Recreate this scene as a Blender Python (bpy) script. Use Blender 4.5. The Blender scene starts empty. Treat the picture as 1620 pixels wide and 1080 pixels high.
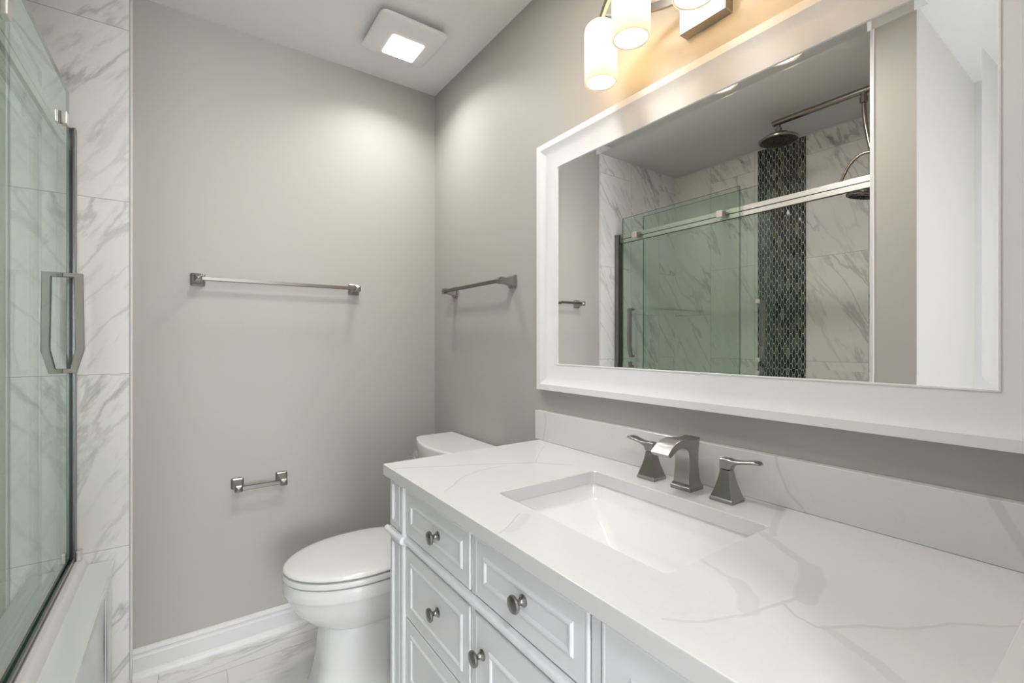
import bpy, bmesh, math, random
from mathutils import Vector, Matrix
random.seed(7)
S = bpy.context.scene
COL = S.collection
PI = math.pi

# ------------------------------------------------------------------ camera, world, exposure, added hall window light
cam_d = bpy.data.cameras.new('camera'); cam = bpy.data.objects.new('camera', cam_d); COL.objects.link(cam)
cam_d.sensor_width = 36.0; cam_d.lens = 36.0 * 729.4 / 1620.0
cam_d.shift_y = 0.8 / 1620.0
cam_d.clip_start = 0.02
cam.location = (-1.025, -2.127, 1.20)
cam.rotation_euler = (PI / 2, 0, -math.radians(35.225))
S.camera = cam
W = bpy.data.worlds.new('world'); S.world = W; W.use_nodes = True
W.node_tree.nodes['Background'].inputs[0].default_value = (0.9, 0.95, 1, 1)
W.node_tree.nodes['Background'].inputs[1].default_value = 0.3
S.view_settings.view_transform = 'Standard'; S.view_settings.look = 'None'
S.view_settings.exposure = 0.32; S.view_settings.gamma = 1.0
S.view_settings.use_curve_mapping = False
FAN_STRENGTH = 9.0
FAN_POWER = 2.8
WINDOW_FILL_POWER = 150.0
DOWNLIGHT_FILL_POWER = 6.3
BULB_GLOW = 55.0
HALL_FILL_POWER = 14.0
FILL_LAMP_GLOW = 8.0
BULB_POWER = 2.6

# ------------------------------------------------------------------ materials
def mat(name, col, rough=0.5, metal=0.0, spec=0.5, coat=0.0, emit=None, estr=0.0, bump=None):
    m = bpy.data.materials.new(name); m.use_nodes = True
    nt = m.node_tree; b = nt.nodes['Principled BSDF']
    b.inputs['Base Color'].default_value = (*col, 1)
    b.inputs['Roughness'].default_value = rough
    b.inputs['Metallic'].default_value = metal
    b.inputs['Specular IOR Level'].default_value = spec
    b.inputs['Coat Weight'].default_value = coat
    if emit:
        b.inputs['Emission Color'].default_value = (*emit, 1); b.inputs['Emission Strength'].default_value = estr
    if bump:
        sc, st, stretch = bump
        tc = nt.nodes.new('ShaderNodeTexCoord'); mp = nt.nodes.new('ShaderNodeMapping'); mp.inputs['Scale'].default_value = stretch
        nz = nt.nodes.new('ShaderNodeTexNoise'); nz.inputs['Scale'].default_value = sc; nz.inputs['Detail'].default_value = 3
        bp = nt.nodes.new('ShaderNodeBump'); bp.inputs['Strength'].default_value = st; bp.inputs['Distance'].default_value = 0.001
        nt.links.new(tc.outputs['Object'], mp.inputs[0]); nt.links.new(mp.outputs[0], nz.inputs['Vector'])
        nt.links.new(nz.outputs[0], bp.inputs['Height']); nt.links.new(bp.outputs[0], b.inputs['Normal'])
    return m

class N:
    """tiny node-building helper"""
    def __init__(s, m): s.nt = m.node_tree; s.bsdf = s.nt.nodes['Principled BSDF']
    def link(s, a, b): s.nt.links.new(a, b)
    def node(s, t, **kw):
        n = s.nt.nodes.new(t)
        for k, v in kw.items(): setattr(n, k, v)
        return n
    def put(s, inp, v):
        if isinstance(v, (int, float)): inp.default_value = v
        elif isinstance(v, tuple): inp.default_value = v
        else: s.link(v, inp)
    def math(s, op, a, b=0.0, c=0.0, clamp=False):
        n = s.node('ShaderNodeMath', operation=op, use_clamp=clamp)
        s.put(n.inputs[0], a); s.put(n.inputs[1], b); s.put(n.inputs[2], c)
        return n.outputs[0]
    def mrange(s, v, a, b, c=0.0, d=1.0, smooth=False):
        n = s.node('ShaderNodeMapRange', interpolation_type='SMOOTHSTEP' if smooth else 'LINEAR')
        s.put(n.inputs['Value'], v); n.inputs['From Min'].default_value = a; n.inputs['From Max'].default_value = b
        n.inputs['To Min'].default_value = c; n.inputs['To Max'].default_value = d
        return n.outputs[0]
    def mix(s, f, a, b):
        n = s.node('ShaderNodeMix', data_type='RGBA')
        s.put(n.inputs[0], f); s.put(n.inputs[6], a); s.put(n.inputs[7], b)
        return n.outputs[2]
    def comb(s, x, y, z=0.0):
        n = s.node('ShaderNodeCombineXYZ')
        for i, v in enumerate((x, y, z)): s.put(n.inputs[i], v)
        return n.outputs[0]
    def noise(s, vec, scale, detail=3, w=None, rough=0.5, dist=0.0):
        n = s.node('ShaderNodeTexNoise', noise_dimensions='4D' if w is not None else '3D')
        s.link(vec, n.inputs['Vector']); n.inputs['Scale'].default_value = scale
        n.inputs['Detail'].default_value = detail; n.inputs['Roughness'].default_value = rough; n.inputs['Distortion'].default_value = dist
        if w is not None: s.put(n.inputs['W'], w)
        return n.outputs[0]
    def xyz(s):
        tc = s.node('ShaderNodeTexCoord'); sp = s.node('ShaderNodeSeparateXYZ'); s.link(tc.outputs['Object'], sp.inputs[0])
        return sp.outputs

def marble(name, long_axis, row_axis, l0, r0, ang, offset=0.5, base=(0.86, 0.855, 0.845), vein=(0.36, 0.36, 0.37), amount=1.0, rough=0.18, tone=(0.77, 0.76, 0.75), sgn=1.0):
    """12x24 marble tile: tiles run along long_axis; veins slant by ang in the (row, long) plane"""
    m = mat(name, base, rough); n = N(m); x = n.xyz()
    L = n.math('ADD', x['XYZ'.index(long_axis)], -l0 + 60 * 0.607); R = n.math('ADD', x['XYZ'.index(row_axis)], -r0 + 60 * 0.3035)
    br = n.node('ShaderNodeTexBrick'); br.offset = offset; br.offset_frequency = 2; br.squash = 1.0
    n.link(n.comb(L, R), br.inputs['Vector'])
    br.inputs['Color1'].default_value = (0, 0, 0, 1); br.inputs['Color2'].default_value = (1, 1, 1, 1); br.inputs['Mortar'].default_value = (0, 0, 0, 1)
    br.inputs['Scale'].default_value = 1.0; br.inputs['Mortar Size'].default_value = 0.0011; br.inputs['Mortar Smooth'].default_value = 0.1
    br.inputs['Bias'].default_value = 0.0; br.inputs['Brick Width'].default_value = 0.607; br.inputs['Row Height'].default_value = 0.3035
    seed = n.math('MULTIPLY', br.outputs['Color'], 23.0)
    ca, sa = math.cos(ang), math.sin(ang)
    R2 = n.math('MULTIPLY', R, sgn)
    along = n.math('ADD', n.math('MULTIPLY', R2, ca), n.math('MULTIPLY', L, sa))
    across = n.math('SUBTRACT', n.math('MULTIPLY', L, ca), n.math('MULTIPLY', R2, sa))
    v = n.comb(n.math('MULTIPLY', along, 0.24), across, 0.0)
    n1 = n.noise(v, 7.0, 6, seed, 0.55, 0.3)
    r1 = n.mrange(n.math('ABSOLUTE', n.math('SUBTRACT', n1, 0.5)), 0.0, 0.032, 1.0, 0.0, True)
    n2 = n.noise(v, 3.0, 3, n.math('ADD', seed, 7.3), 0.5, 0.2)
    msk = n.mrange(n2, 0.36, 0.60, 0.12, 1.0, True)
    n3 = n.noise(v, 20.0, 7, n.math('ADD', seed, 3.1), 0.65, 0.3)
    r3 = n.mrange(n3, 0.52, 0.74, 0.0, 1.0, True)
    f = n.math('MULTIPLY', n.math('ADD', n.math('MULTIPLY', r1, 0.45), n.math('MULTIPLY', r3, 0.60)), msk)
    f = n.math('MULTIPLY', f, amount, clamp=True)
    soft = n.mrange(n.noise(v, 2.0, 2, n.math('ADD', seed, 1.7)), 0.4, 0.7, 0.0, 0.6, True)
    c = n.mix(soft, (*base, 1), (*tone, 1))
    c = n.mix(f, c, (*vein, 1))
    c = n.mix(br.outputs['Fac'], c, (0.42, 0.41, 0.40, 1))
    n.link(c, n.bsdf.inputs['Base Color'])
    n.link(n.math('MULTIPLY_ADD', br.outputs['Fac'], 0.5, rough), n.bsdf.inputs['Roughness'])
    return m

PAINT = mat('greige_paint', (0.464, 0.450, 0.420), 0.55, spec=0.3, bump=(240, 0.05, (1, 1, 1)))
HALL_PAINT = mat('pale_hall_paint', (0.74, 0.745, 0.75), 0.6, spec=0.3)
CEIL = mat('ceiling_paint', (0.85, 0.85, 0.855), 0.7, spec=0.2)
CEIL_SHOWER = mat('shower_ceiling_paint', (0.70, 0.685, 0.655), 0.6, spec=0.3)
TRIM = mat('white_trim_paint', (0.71, 0.71, 0.71), 0.35)
CAB = mat('white_cabinet_lacquer', (0.83, 0.84, 0.855), 0.32)
FRAME_W = mat('white_frame_lacquer', (0.86, 0.86, 0.87), 0.6, spec=0.25)
PORC = mat('white_porcelain', (0.80, 0.80, 0.79), 0.08, coat=0.3)
SINKM = mat('white_vitreous_china', (0.90, 0.90, 0.90), 0.08, coat=0.3)
ACRYL = mat('white_acrylic', (0.74, 0.765, 0.775), 0.15)
NICKEL = mat('brushed_nickel', (0.38, 0.365, 0.345), 0.31, 1.0, bump=(900, 0.06, (1, 1, 0.05)))
BARM = mat('dark_satin_nickel_bar', (0.20, 0.19, 0.18), 0.36, 1.0)
NICKEL_D = mat('dark_nickel', (0.27, 0.26, 0.25), 0.24, 1.0)
NICKEL_L = mat('satin_nickel_rail', (0.80, 0.77, 0.72), 0.36, 1.0)
HANDLE_M = mat('satin_nickel_handle', (0.29, 0.275, 0.25), 0.42, 0.9)
CHROME = mat('chrome', (0.8, 0.8, 0.82), 0.06, 1.0)
BRONZE = mat('shower_nickel', (0.33, 0.29, 0.25), 0.26, 1.0)
NOZZLE = mat('dark_nozzle_face', (0.05, 0.045, 0.04), 0.4, 0.3)
DARK_METAL = mat('dark_jamb_metal', (0.24, 0.24, 0.24), 0.28, 1.0)
RUBBER = mat('black_rubber', (0.02, 0.02, 0.02), 0.5)
GROUT = mat('pale_grout', (0.78, 0.78, 0.74), 0.7)
MIRROR = mat('mirror_silver', (0.93, 0.94, 0.93), 0.0, 1.0)
MIRROR_B = mat('mirror_back', (0.1, 0.1, 0.1), 0.6)
FANW = mat('white_fan_plastic', (0.80, 0.80, 0.81), 0.4)
LIGHTP = mat('lit_fan_panel', (1, 1, 1), 0.5, emit=(1.0, 0.975, 0.94), estr=FAN_STRENGTH)
FILLP = mat('lit_fill_diffuser', (1, 1, 1), 0.5, emit=(0.95, 0.97, 1.0), estr=FILL_LAMP_GLOW)  # glow shared by the added hall and bathroom ceiling lamps
DISC = mat('lit_shade_diffuser', (1, 1, 1), 0.5, emit=(1.0, 0.96, 0.92), estr=0.75)
GLOW = mat('lit_bulb', (1, 1, 1), 0.5, emit=(1.0, 0.66, 0.30), estr=BULB_GLOW)

TILE_X = marble('marble_tile_end', 'Z', 'X', 0.481, -1.190, math.radians(56), amount=1.05)
TILE_XN = marble('marble_tile_near', 'Z', 'X', 0.481, -1.190, math.radians(56))
TILE_Y = marble('marble_tile_side_warm_cast', 'Z', 'Y', 0.481, -0.905, math.radians(62), amount=1.2, sgn=1.0, base=(0.86, 0.84, 0.80), tone=(0.76, 0.74, 0.70))  # same marble, with the shower's warm light mixed into base and tone
FLOOR_T = marble('marble_floor', 'X', 'Y', -0.905, -0.143, math.radians(86), offset=0.3333, base=(0.82, 0.815, 0.81), tone=(0.66, 0.66, 0.66), vein=(0.33, 0.33, 0.34), rough=0.25, amount=1.0)

def shade_glass():
    m = mat('opal_shade_glass', (1, 1, 1)); nt = m.node_tree; nt.nodes.remove(nt.nodes['Principled BSDF'])
    o = nt.nodes['Material Output']
    tr = nt.nodes.new('ShaderNodeBsdfTranslucent'); tr.inputs[0].default_value = (0.80, 0.78, 0.74, 1)
    df = nt.nodes.new('ShaderNodeBsdfDiffuse'); df.inputs[0].default_value = (0.88, 0.84, 0.78, 1)
    gl = nt.nodes.new('ShaderNodeBsdfGlossy'); gl.inputs['Roughness'].default_value = 0.15
    m1 = nt.nodes.new('ShaderNodeMixShader'); m1.inputs[0].default_value = 0.3
    m2 = nt.nodes.new('ShaderNodeMixShader'); m2.inputs[0].default_value = 0.04
    nt.links.new(tr.outputs[0], m1.inputs[1]); nt.links.new(df.outputs[0], m1.inputs[2])
    nt.links.new(m1.outputs[0], m2.inputs[1]); nt.links.new(gl.outputs[0], m2.inputs[2])
    nt.links.new(m2.outputs[0], o.inputs[0])
    return m
SHADE = shade_glass()

def pane_glass():
    """clear, slightly green door glass: tinted straight transmission plus the mirror reflection of its two faces"""
    m = mat('green_tinted_glass', (1, 1, 1)); nt = m.node_tree; nt.nodes.remove(nt.nodes['Principled BSDF'])
    n = N.__new__(N); n.nt = nt; o = nt.nodes['Material Output']
    g = n.node('ShaderNodeNewGeometry'); dot = n.node('ShaderNodeVectorMath', operation='DOT_PRODUCT')
    n.link(g.outputs['Incoming'], dot.inputs[0]); n.link(g.outputs['Normal'], dot.inputs[1])
    c = n.math('ABSOLUTE', dot.outputs['Value'])
    f = n.math('MULTIPLY_ADD', n.math('POWER', n.math('SUBTRACT', 1.0, c), 5.0), 0.96, 0.04)
    f2 = n.math('DIVIDE', n.math('MULTIPLY', f, 2.0), n.math('ADD', f, 1.0))
    f3 = n.math('MULTIPLY', f2, n.math('SUBTRACT', 1.0, g.outputs['Backfacing']))
    t = n.node('ShaderNodeBsdfTransparent'); t.inputs[0].default_value = (0.915, 0.955, 0.925, 1)
    r = n.node('ShaderNodeBsdfGlossy'); r.inputs['Roughness'].default_value = 0.0; r.inputs[0].default_value = (0.90, 0.97, 0.94, 1)
    mx = n.node('ShaderNodeMixShader'); n.link(f3, mx.inputs[0]); n.link(t.outputs[0], mx.inputs[1]); n.link(r.outputs[0], mx.inputs[2])
    n.link(mx.outputs[0], o.inputs[0])
    return m
GLASS = pane_glass()
GLASS_EDGE = mat('green_glass_edge', (0.03, 0.10, 0.075), 0.1)

def mosaic_mat():
    m = mat('mosaic_glass', (0.1, 0.1, 0.1), 0.08, coat=0.5); n = N(m)
    g = n.node('ShaderNodeNewGeometry')
    rp = n.node('ShaderNodeValToRGB'); cr = rp.color_ramp; cr.interpolation = 'CONSTANT'
    stops = [(0, (.010, .011, .010)), (.22, (.018, .02, .018)), (.40, (.03, .035, .028)), (.55, (.055, .06, .045)), (.68, (.04, .045, .05)), (.78, (.10, .11, .075)), (.88, (.08, .06, .035)), (.94, (.19, .21, .15))]
    cr.elements[0].position = 0; cr.elements[0].color = (*stops[0][1], 1)
    cr.elements[1].position = stops[1][0]; cr.elements[1].color = (*stops[1][1], 1)
    for p, c in stops[2:]:
        e = cr.elements.new(p); e.color = (*c, 1)
    n.link(g.outputs['Random Per Island'], rp.inputs[0])
    x = n.node('ShaderNodeTexCoord'); nz = n.noise(x.outputs['Object'], 160, 3)
    c = n.mix(n.mrange(nz, 0.52, 0.70, 0, 0.75, True), rp.outputs[0], (0.20, 0.21, 0.16, 1))
    n.link(c, n.bsdf.inputs['Base Color'])
    return m
MOSAIC = mosaic_mat()

def quartz(name, veins, plane='XY', base=(0.73, 0.73, 0.725)):
    """white quartz slab with grey veins: each vein is (points, width, strength) in slab coordinates"""
    m = mat(name, base, 0.16); n = N(m); x = n.xyz()
    tc = n.node('ShaderNodeTexCoord')
    wob = n.node('ShaderNodeTexNoise'); n.link(tc.outputs['Object'], wob.inputs['Vector']); wob.inputs['Scale'].default_value = 9; wob.inputs['Detail'].default_value = 5
    sp = n.node('ShaderNodeSeparateColor'); n.link(wob.outputs['Color'], sp.inputs[0])
    A = n.math('ADD', x['XYZ'.index(plane[0])], n.math('MULTIPLY', n.math('SUBTRACT', sp.outputs[0], 0.5), 0.028))
    B = n.math('ADD', x['XYZ'.index(plane[1])], n.math('MULTIPLY', n.math('SUBTRACT', sp.outputs[1], 0.5), 0.028))
    P = n.comb(A, B)
    tot = None
    for pts, w, st in veins:
        dmin = None
        for (a0, b0), (a1, b1) in zip(pts, pts[1:]):
            da, db = a1 - a0, b1 - b0; ll = da * da + db * db + 1e-9
            ra = n.math('SUBTRACT', A, a0); rb = n.math('SUBTRACT', B, b0)
            t = n.math('MULTIPLY', n.math('ADD', n.math('MULTIPLY', ra, da), n.math('MULTIPLY', rb, db)), 1 / ll, clamp=True)
            ea = n.math('SUBTRACT', ra, n.math('MULTIPLY', t, da)); eb = n.math('SUBTRACT', rb, n.math('MULTIPLY', t, db))
            d = n.math('SQRT', n.math('ADD', n.math('MULTIPLY', ea, ea), n.math('MULTIPLY', eb, eb)))
            dmin = d if dmin is None else n.math('MINIMUM', dmin, d)
        body = n.mrange(dmin, w * 0.82, w, st * 1.4, 0.0, True)
        rim = n.mrange(n.math('ABSOLUTE', n.math('SUBTRACT', dmin, w * 0.95)), 0.0, 0.0016, st * 1.1, 0.0, True)
        f = n.math('MAXIMUM', body, rim) if w > 0.004 else body
        tot = f if tot is None else n.math('MAXIMUM', tot, f)
    fine = n.noise(tc.outputs['Object'], 5, 4)
    fv = n.mrange(n.math('ABSOLUTE', n.math('SUBTRACT', fine, 0.53)), 0.0, 0.006, 0.045, 0.0, True)
    tot = n.math('MAXIMUM', tot, fv) if tot is not None else fv
    c = n.mix(tot, (*base, 1), (0.40, 0.395, 0.385, 1))
    n.link(c, n.bsdf.inputs['Base Color'])
    return m

# ------------------------------------------------------------------ object helpers
def obj(name, bm, m, parent=None, smooth=False, bevel=None):
    bmesh.ops.remove_doubles(bm, verts=bm.verts, dist=1e-6)
    bmesh.ops.recalc_face_normals(bm, faces=bm.faces)
    me = bpy.data.meshes.new(name); bm.to_mesh(me); bm.free()
    ms = m if isinstance(m, (list, tuple)) else [m]
    for k in ms: me.materials.append(k)
    o = bpy.data.objects.new(name, me); COL.objects.link(o)
    if smooth:
        for p in me.polygons: p.use_smooth = True
    if smooth or bevel:
        if smooth == 'auto' or bevel:
            pass
    if bevel:
        md = o.modifiers.new('bevel', 'BEVEL'); md.width = bevel; md.segments = 3; md.limit_method = 'ANGLE'; md.angle_limit = math.radians(40)
        md.harden_normals = False
        for p in me.polygons: p.use_smooth = False
    if parent:
        o.parent = parent
        o.matrix_parent_inverse = Matrix.Translation(parent.location).inverted()
    return o
def auto_smooth(o, deg=35):
    """smooth shading with sharp edges above an angle"""
    me = o.data; bm = bmesh.new(); bm.from_mesh(me)
    for f in bm.faces: f.smooth = True
    for e in bm.edges:
        if len(e.link_faces) == 2 and e.calc_face_angle(0) > math.radians(deg): e.smooth = False
    bm.to_mesh(me); bm.free()
    md = o.modifiers.new('weighted_normals', 'WEIGHTED_NORMAL'); md.keep_sharp = True; md.weight = 90
    return o
def thing(name, label, cat, loc, group=None):
    o = bpy.data.objects.new(name, None); COL.objects.link(o); o.location = loc; o.empty_display_size = 0.05
    o['label'] = label; o['category'] = cat
    if group: o['group'] = group
    return o
def tag(o, label, cat, group=None):
    o['label'] = label; o['category'] = cat
    if group: o['group'] = group
    return o
def struct(name, bm, m, **kw):
    o = obj(name, bm, m, **kw); o['kind'] = 'structure'; return o
def B(): return bmesh.new()
def box(bm, x0, x1, y0, y1, z0, z1):
    r = bmesh.ops.create_cube(bm, size=1.0)
    for v in r['verts']:
        v.co = Vector(((x0 + x1) / 2 + v.co.x * (x1 - x0), (y0 + y1) / 2 + v.co.y * (y1 - y0), (z0 + z1) / 2 + v.co.z * (z1 - z0)))
    return bm
def boxm(*a): return box(B(), *a)
def loft(bm, rings, cap0=True, cap1=True, closed=False, mi=0):
    R = [[bm.verts.new(p) for p in r] for r in rings]
    n = len(R[0]); pairs = list(zip(R, R[1:])) + ([(R[-1], R[0])] if closed else [])
    for a, b in pairs:
        for i in range(n):
            j = (i + 1) % n
            f = bm.faces.new((a[i], a[j], b[j], b[i])); f.material_index = mi
    if not closed:
        if cap0: bm.faces.new(R[0][::-1])
        if cap1: bm.faces.new(R[-1])
    return R
def rrect(a0, a1, b0, b1, r, k=5):
    """rounded rectangle, counter-clockwise list of (a, b)"""
    out = []
    for cx, cy, s in ((a1 - r, b1 - r, 0), (a0 + r, b1 - r, 1), (a0 + r, b0 + r, 2), (a1 - r, b0 + r, 3)):
        for i in range(k + 1):
            t = (s + i / k) * PI / 2
            out.append((cx + r * math.cos(t), cy + r * math.sin(t)))
    return out
def tube(bm, pts, r, n=12, cap=True, prof=None):
    """sweep a circle (or profile) along a polyline of points"""
    P = [Vector(p) for p in pts]; rings = []
    up = Vector((0, 0, 1))
    prev = None
    for i, p in enumerate(P):
        t = (P[min(i + 1, len(P) - 1)] - P[max(i - 1, 0)]).normalized()
        if prev is None:
            s = t.cross(up)
            if s.length < 1e-3: s = t.cross(Vector((0, 1, 0)))
            s.normalize()
        else:
            s = prev - t * prev.dot(t); s.normalize()
        prev = s; u = s.cross(t)
        rr = r[i] if isinstance(r, (list, tuple)) else r
        if prof: rings.append([p + s * a * rr + u * b * rr for a, b in prof])
        else: rings.append([p + (s * math.cos(k * 2 * PI / n) + u * math.sin(k * 2 * PI / n)) * rr for k in range(n)])
    loft(bm, rings, cap, cap)
    return bm
def smoothpath(pts, n=8):
    """Catmull-Rom through points"""
    P = [Vector(p) for p in pts]; out = []
    for i in range(len(P) - 1):
        p0, p1, p2, p3 = P[max(i - 1, 0)], P[i], P[i + 1], P[min(i + 2, len(P) - 1)]
        for k in range(n):
            t = k / n
            out.append(0.5 * ((2 * p1) + (p2 - p0) * t + (2 * p0 - 5 * p1 + 4 * p2 - p3) * t * t + (3 * p1 - p0 - 3 * p2 + p3) * t ** 3))
    out.append(P[-1]); return out
def lathe(bm, prof, origin, axis, n=24, cap=True):
    """revolve (r, h) pairs round an axis through origin"""
    a = Vector(axis).normalized(); s = a.cross(Vector((0, 0, 1)))
    if s.length < 1e-3: s = Vector((1, 0, 0))
    s.normalize(); u = a.cross(s); o = Vector(origin)
    rings = [[o + a * h + (s * math.cos(k * 2 * PI / n) + u * math.sin(k * 2 * PI / n)) * max(r, 1e-5) for k in range(n)] for r, h in prof]
    loft(bm, rings, cap, cap)
    return bm
def cbox(x0, x1, y0, y1, z0, z1, r=0.003, rim=0.0015):
    """box with softened edges as real geometry"""
    bm = B(); a = rrect(x0 + rim, x1 - rim, y0 + rim, y1 - rim, r, 3); b = rrect(x0, x1, y0, y1, r, 3)
    loft(bm, [[(x, y, z0) for x, y in a], [(x, y, z0 + rim) for x, y in b], [(x, y, z1 - rim) for x, y in b], [(x, y, z1) for x, y in a]])
    return bm

# ------------------------------------------------------------------ room shell
H = 2.44
Y_SH = -1.462     # shower's near end
X_SB = -1.985     # shower's long wall
X_T = -1.187      # front edge of the shower tile
FLOOR_T_O = struct('floor', boxm(-2.20, 0.10, -7.5, 0.10, -0.06, 0.0), FLOOR_T)
struct('ceiling', boxm(-2.20, 0.10, -7.5, 0.10, H, H + 0.06), CEIL)
struct('wall_back', boxm(-2.20, 0.12, 0.0, 0.12, 0.0, H), PAINT)
struct('wall_right', boxm(0.0, 0.12, -7.5, 0.0, 0.0, H), PAINT)
struct('wall_front', boxm(-0.585, 0.0, -2.20, -2.078, 0.0, H), PAINT)
struct('wall_partition', boxm(-2.075, X_T - 0.004, -1.600, Y_SH - 0.010, 0.0, H), PAINT)
struct('wall_left', boxm(-2.20, -2.075, -7.5, 0.0, 0.0, H), HALL_PAINT)
WX0, WX1, WZ0, WZ1 = -2.0, -0.2, 0.35, 2.20      # unseen hall window, added behind the camera to light the room
_b = B(); box(_b, -2.20, WX0, -7.62, -7.5, 0, H); box(_b, WX1, 0.12, -7.62, -7.5, 0, H); box(_b, WX0, WX1, -7.62, -7.5, 0, WZ0); box(_b, WX0, WX1, -7.62, -7.5, WZ1, H)
struct('wall_hall_end', _b, HALL_PAINT)
_b = B()
for a in (WX0, (WX0 + WX1) / 2 - .02, WX1 - .04): box(_b, a, a + .04, -7.58, -7.53, WZ0, WZ1)
for a in (WZ0, WZ1 - .04): box(_b, WX0, WX1, -7.58, -7.53, a, a + .04)
struct('added_window_1', _b, TRIM)
_d = bpy.data.lights.new('window_fill_light', 'AREA'); _d.shape = 'RECTANGLE'; _d.size = WX1 - WX0; _d.size_y = WZ1 - WZ0; _d.energy = WINDOW_FILL_POWER; _d.color = (0.95, 0.975, 1.0)  # added area light playing daylight through the added window
_o = bpy.data.objects.new('window_fill_light', _d); COL.objects.link(_o); _o.location = ((WX0 + WX1) / 2, -7.60, (WZ0 + WZ1) / 2); _o.rotation_euler = (PI / 2, 0, 0)
struct('wall_shower_end', boxm(X_SB, X_T, -0.010, 0.0, 0.0, 2.425), TILE_X)
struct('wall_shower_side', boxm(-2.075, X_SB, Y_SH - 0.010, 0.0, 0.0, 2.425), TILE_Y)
struct('wall_shower_near', boxm(X_SB, X_T - 0.008, Y_SH - 0.010, Y_SH, 0.0, 2.425), TILE_XN)
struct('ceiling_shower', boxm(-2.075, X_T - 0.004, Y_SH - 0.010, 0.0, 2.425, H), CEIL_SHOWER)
struct('trim_1', cbox(X_T - 0.001, X_T + 0.006, -0.0125, 0.0, 0.0, H, 0.002), TRIM)
struct('trim_2', cbox(X_T - 0.008, X_T + 0.003, Y_SH - 0.010, Y_SH + 0.003, 0.0, 2.425, 0.002), TRIM)
struct('trim_3', cbox(X_SB, X_SB + 0.006, Y_SH, -0.010, 2.417, 2.425, 0.002), TRIM)

# baseboard with shoe moulding along the back wall and a short run behind the toilet
def baseboard(name, along, a0, a1, sgn):
    prof = [(0, 0), (0.030, 0), (0.030, 0.006), (0.027, 0.016), (0.020, 0.023), (0.0145, 0.025), (0.0145, 0.072), (0.011, 0.078), (0.011, 0.084), (0.0135, 0.089), (0.0125, 0.095), (0.009, 0.100), (0.004, 0.103), (0, 0.103)]
    bm = B(); rings = []
    for a in (a0, a1):
        rings.append([(a, -d, z) if along == 'x' else (-d, a, z) for d, z in prof])
    loft(bm, rings)
    return struct(name, bm, TRIM)
baseboard('baseboard_back', 'x', X_T + 0.006, -0.001, 1)
baseboard('baseboard_right', 'y', -0.880, -0.031, 1)

# ------------------------------------------------------------------ mosaic strip in the shower
def mosaic(y0, y1, z0, z1):
    grout = obj('mosaic_grout', boxm(X_SB, X_SB + 0.003, y0, y1, z0, z1), GROUT)
    bm = B(); pitch, hh, top, mid, g = 0.0163, 0.030, 0.0045, 0.0118, 0.0017
    nc = round((y1 - y0) / pitch)
    for c in range(nc + 1):
        yc = y0 + c * (y1 - y0) / nc
        k = 0
        while True:
            zc = z1 - (0.0 if c % 2 else hh) - k * 2 * hh
            if zc + hh < z0: break
            k += 1
            raw = [(-top + g * .6, hh - g), (top - g * .6, hh - g), (mid - g, 0), (top - g * .6, -hh + g), (-top + g * .6, -hh + g), (-mid + g, 0)]
            pts = []
            for a, b in raw:
                pts.append((min(max(yc + a, y0 + .0006), y1 - .0006), min(max(zc + b, z0 + .0006), z1 - .0006)))
            if max(p[1] for p in pts) - min(p[1] for p in pts) < 0.006 or max(p[0] for p in pts) - min(p[0] for p in pts) < 0.003: continue
            tilt = random.uniform(-.0007, .0007); tz = random.uniform(-.0007, .0007)
            top_r = [bm.verts.new((X_SB + 0.0055 + tilt * (p[0] - yc) / mid + tz * (p[1] - zc) / hh, p[0], p[1])) for p in pts]
            bot_r = [bm.verts.new((X_SB + 0.002, p[0], p[1])) for p in pts]
            try:
                bm.faces.new(top_r)
                for i in range(6): bm.faces.new((bot_r[i], bot_r[(i + 1) % 6], top_r[(i + 1) % 6], top_r[i]))
            except ValueError: pass
    me = bpy.data.meshes.new('mosaic_tiles'); bmesh.ops.recalc_face_normals(bm, faces=bm.faces); bm.to_mesh(me); bm.free(); me.materials.append(MOSAIC)
    t = bpy.data.objects.new('mosaic_tiles', me); COL.objects.link(t); t.parent = grout
    grout.name = 'mosaic_strip'; t['kind'] = 'stuff'
    tag(grout, 'vertical strip of dark green and black elongated hexagon mosaic on the marble shower wall', 'mosaic')
    return grout
mosaic(-0.905, -0.625, 0.46, 2.42)

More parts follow.
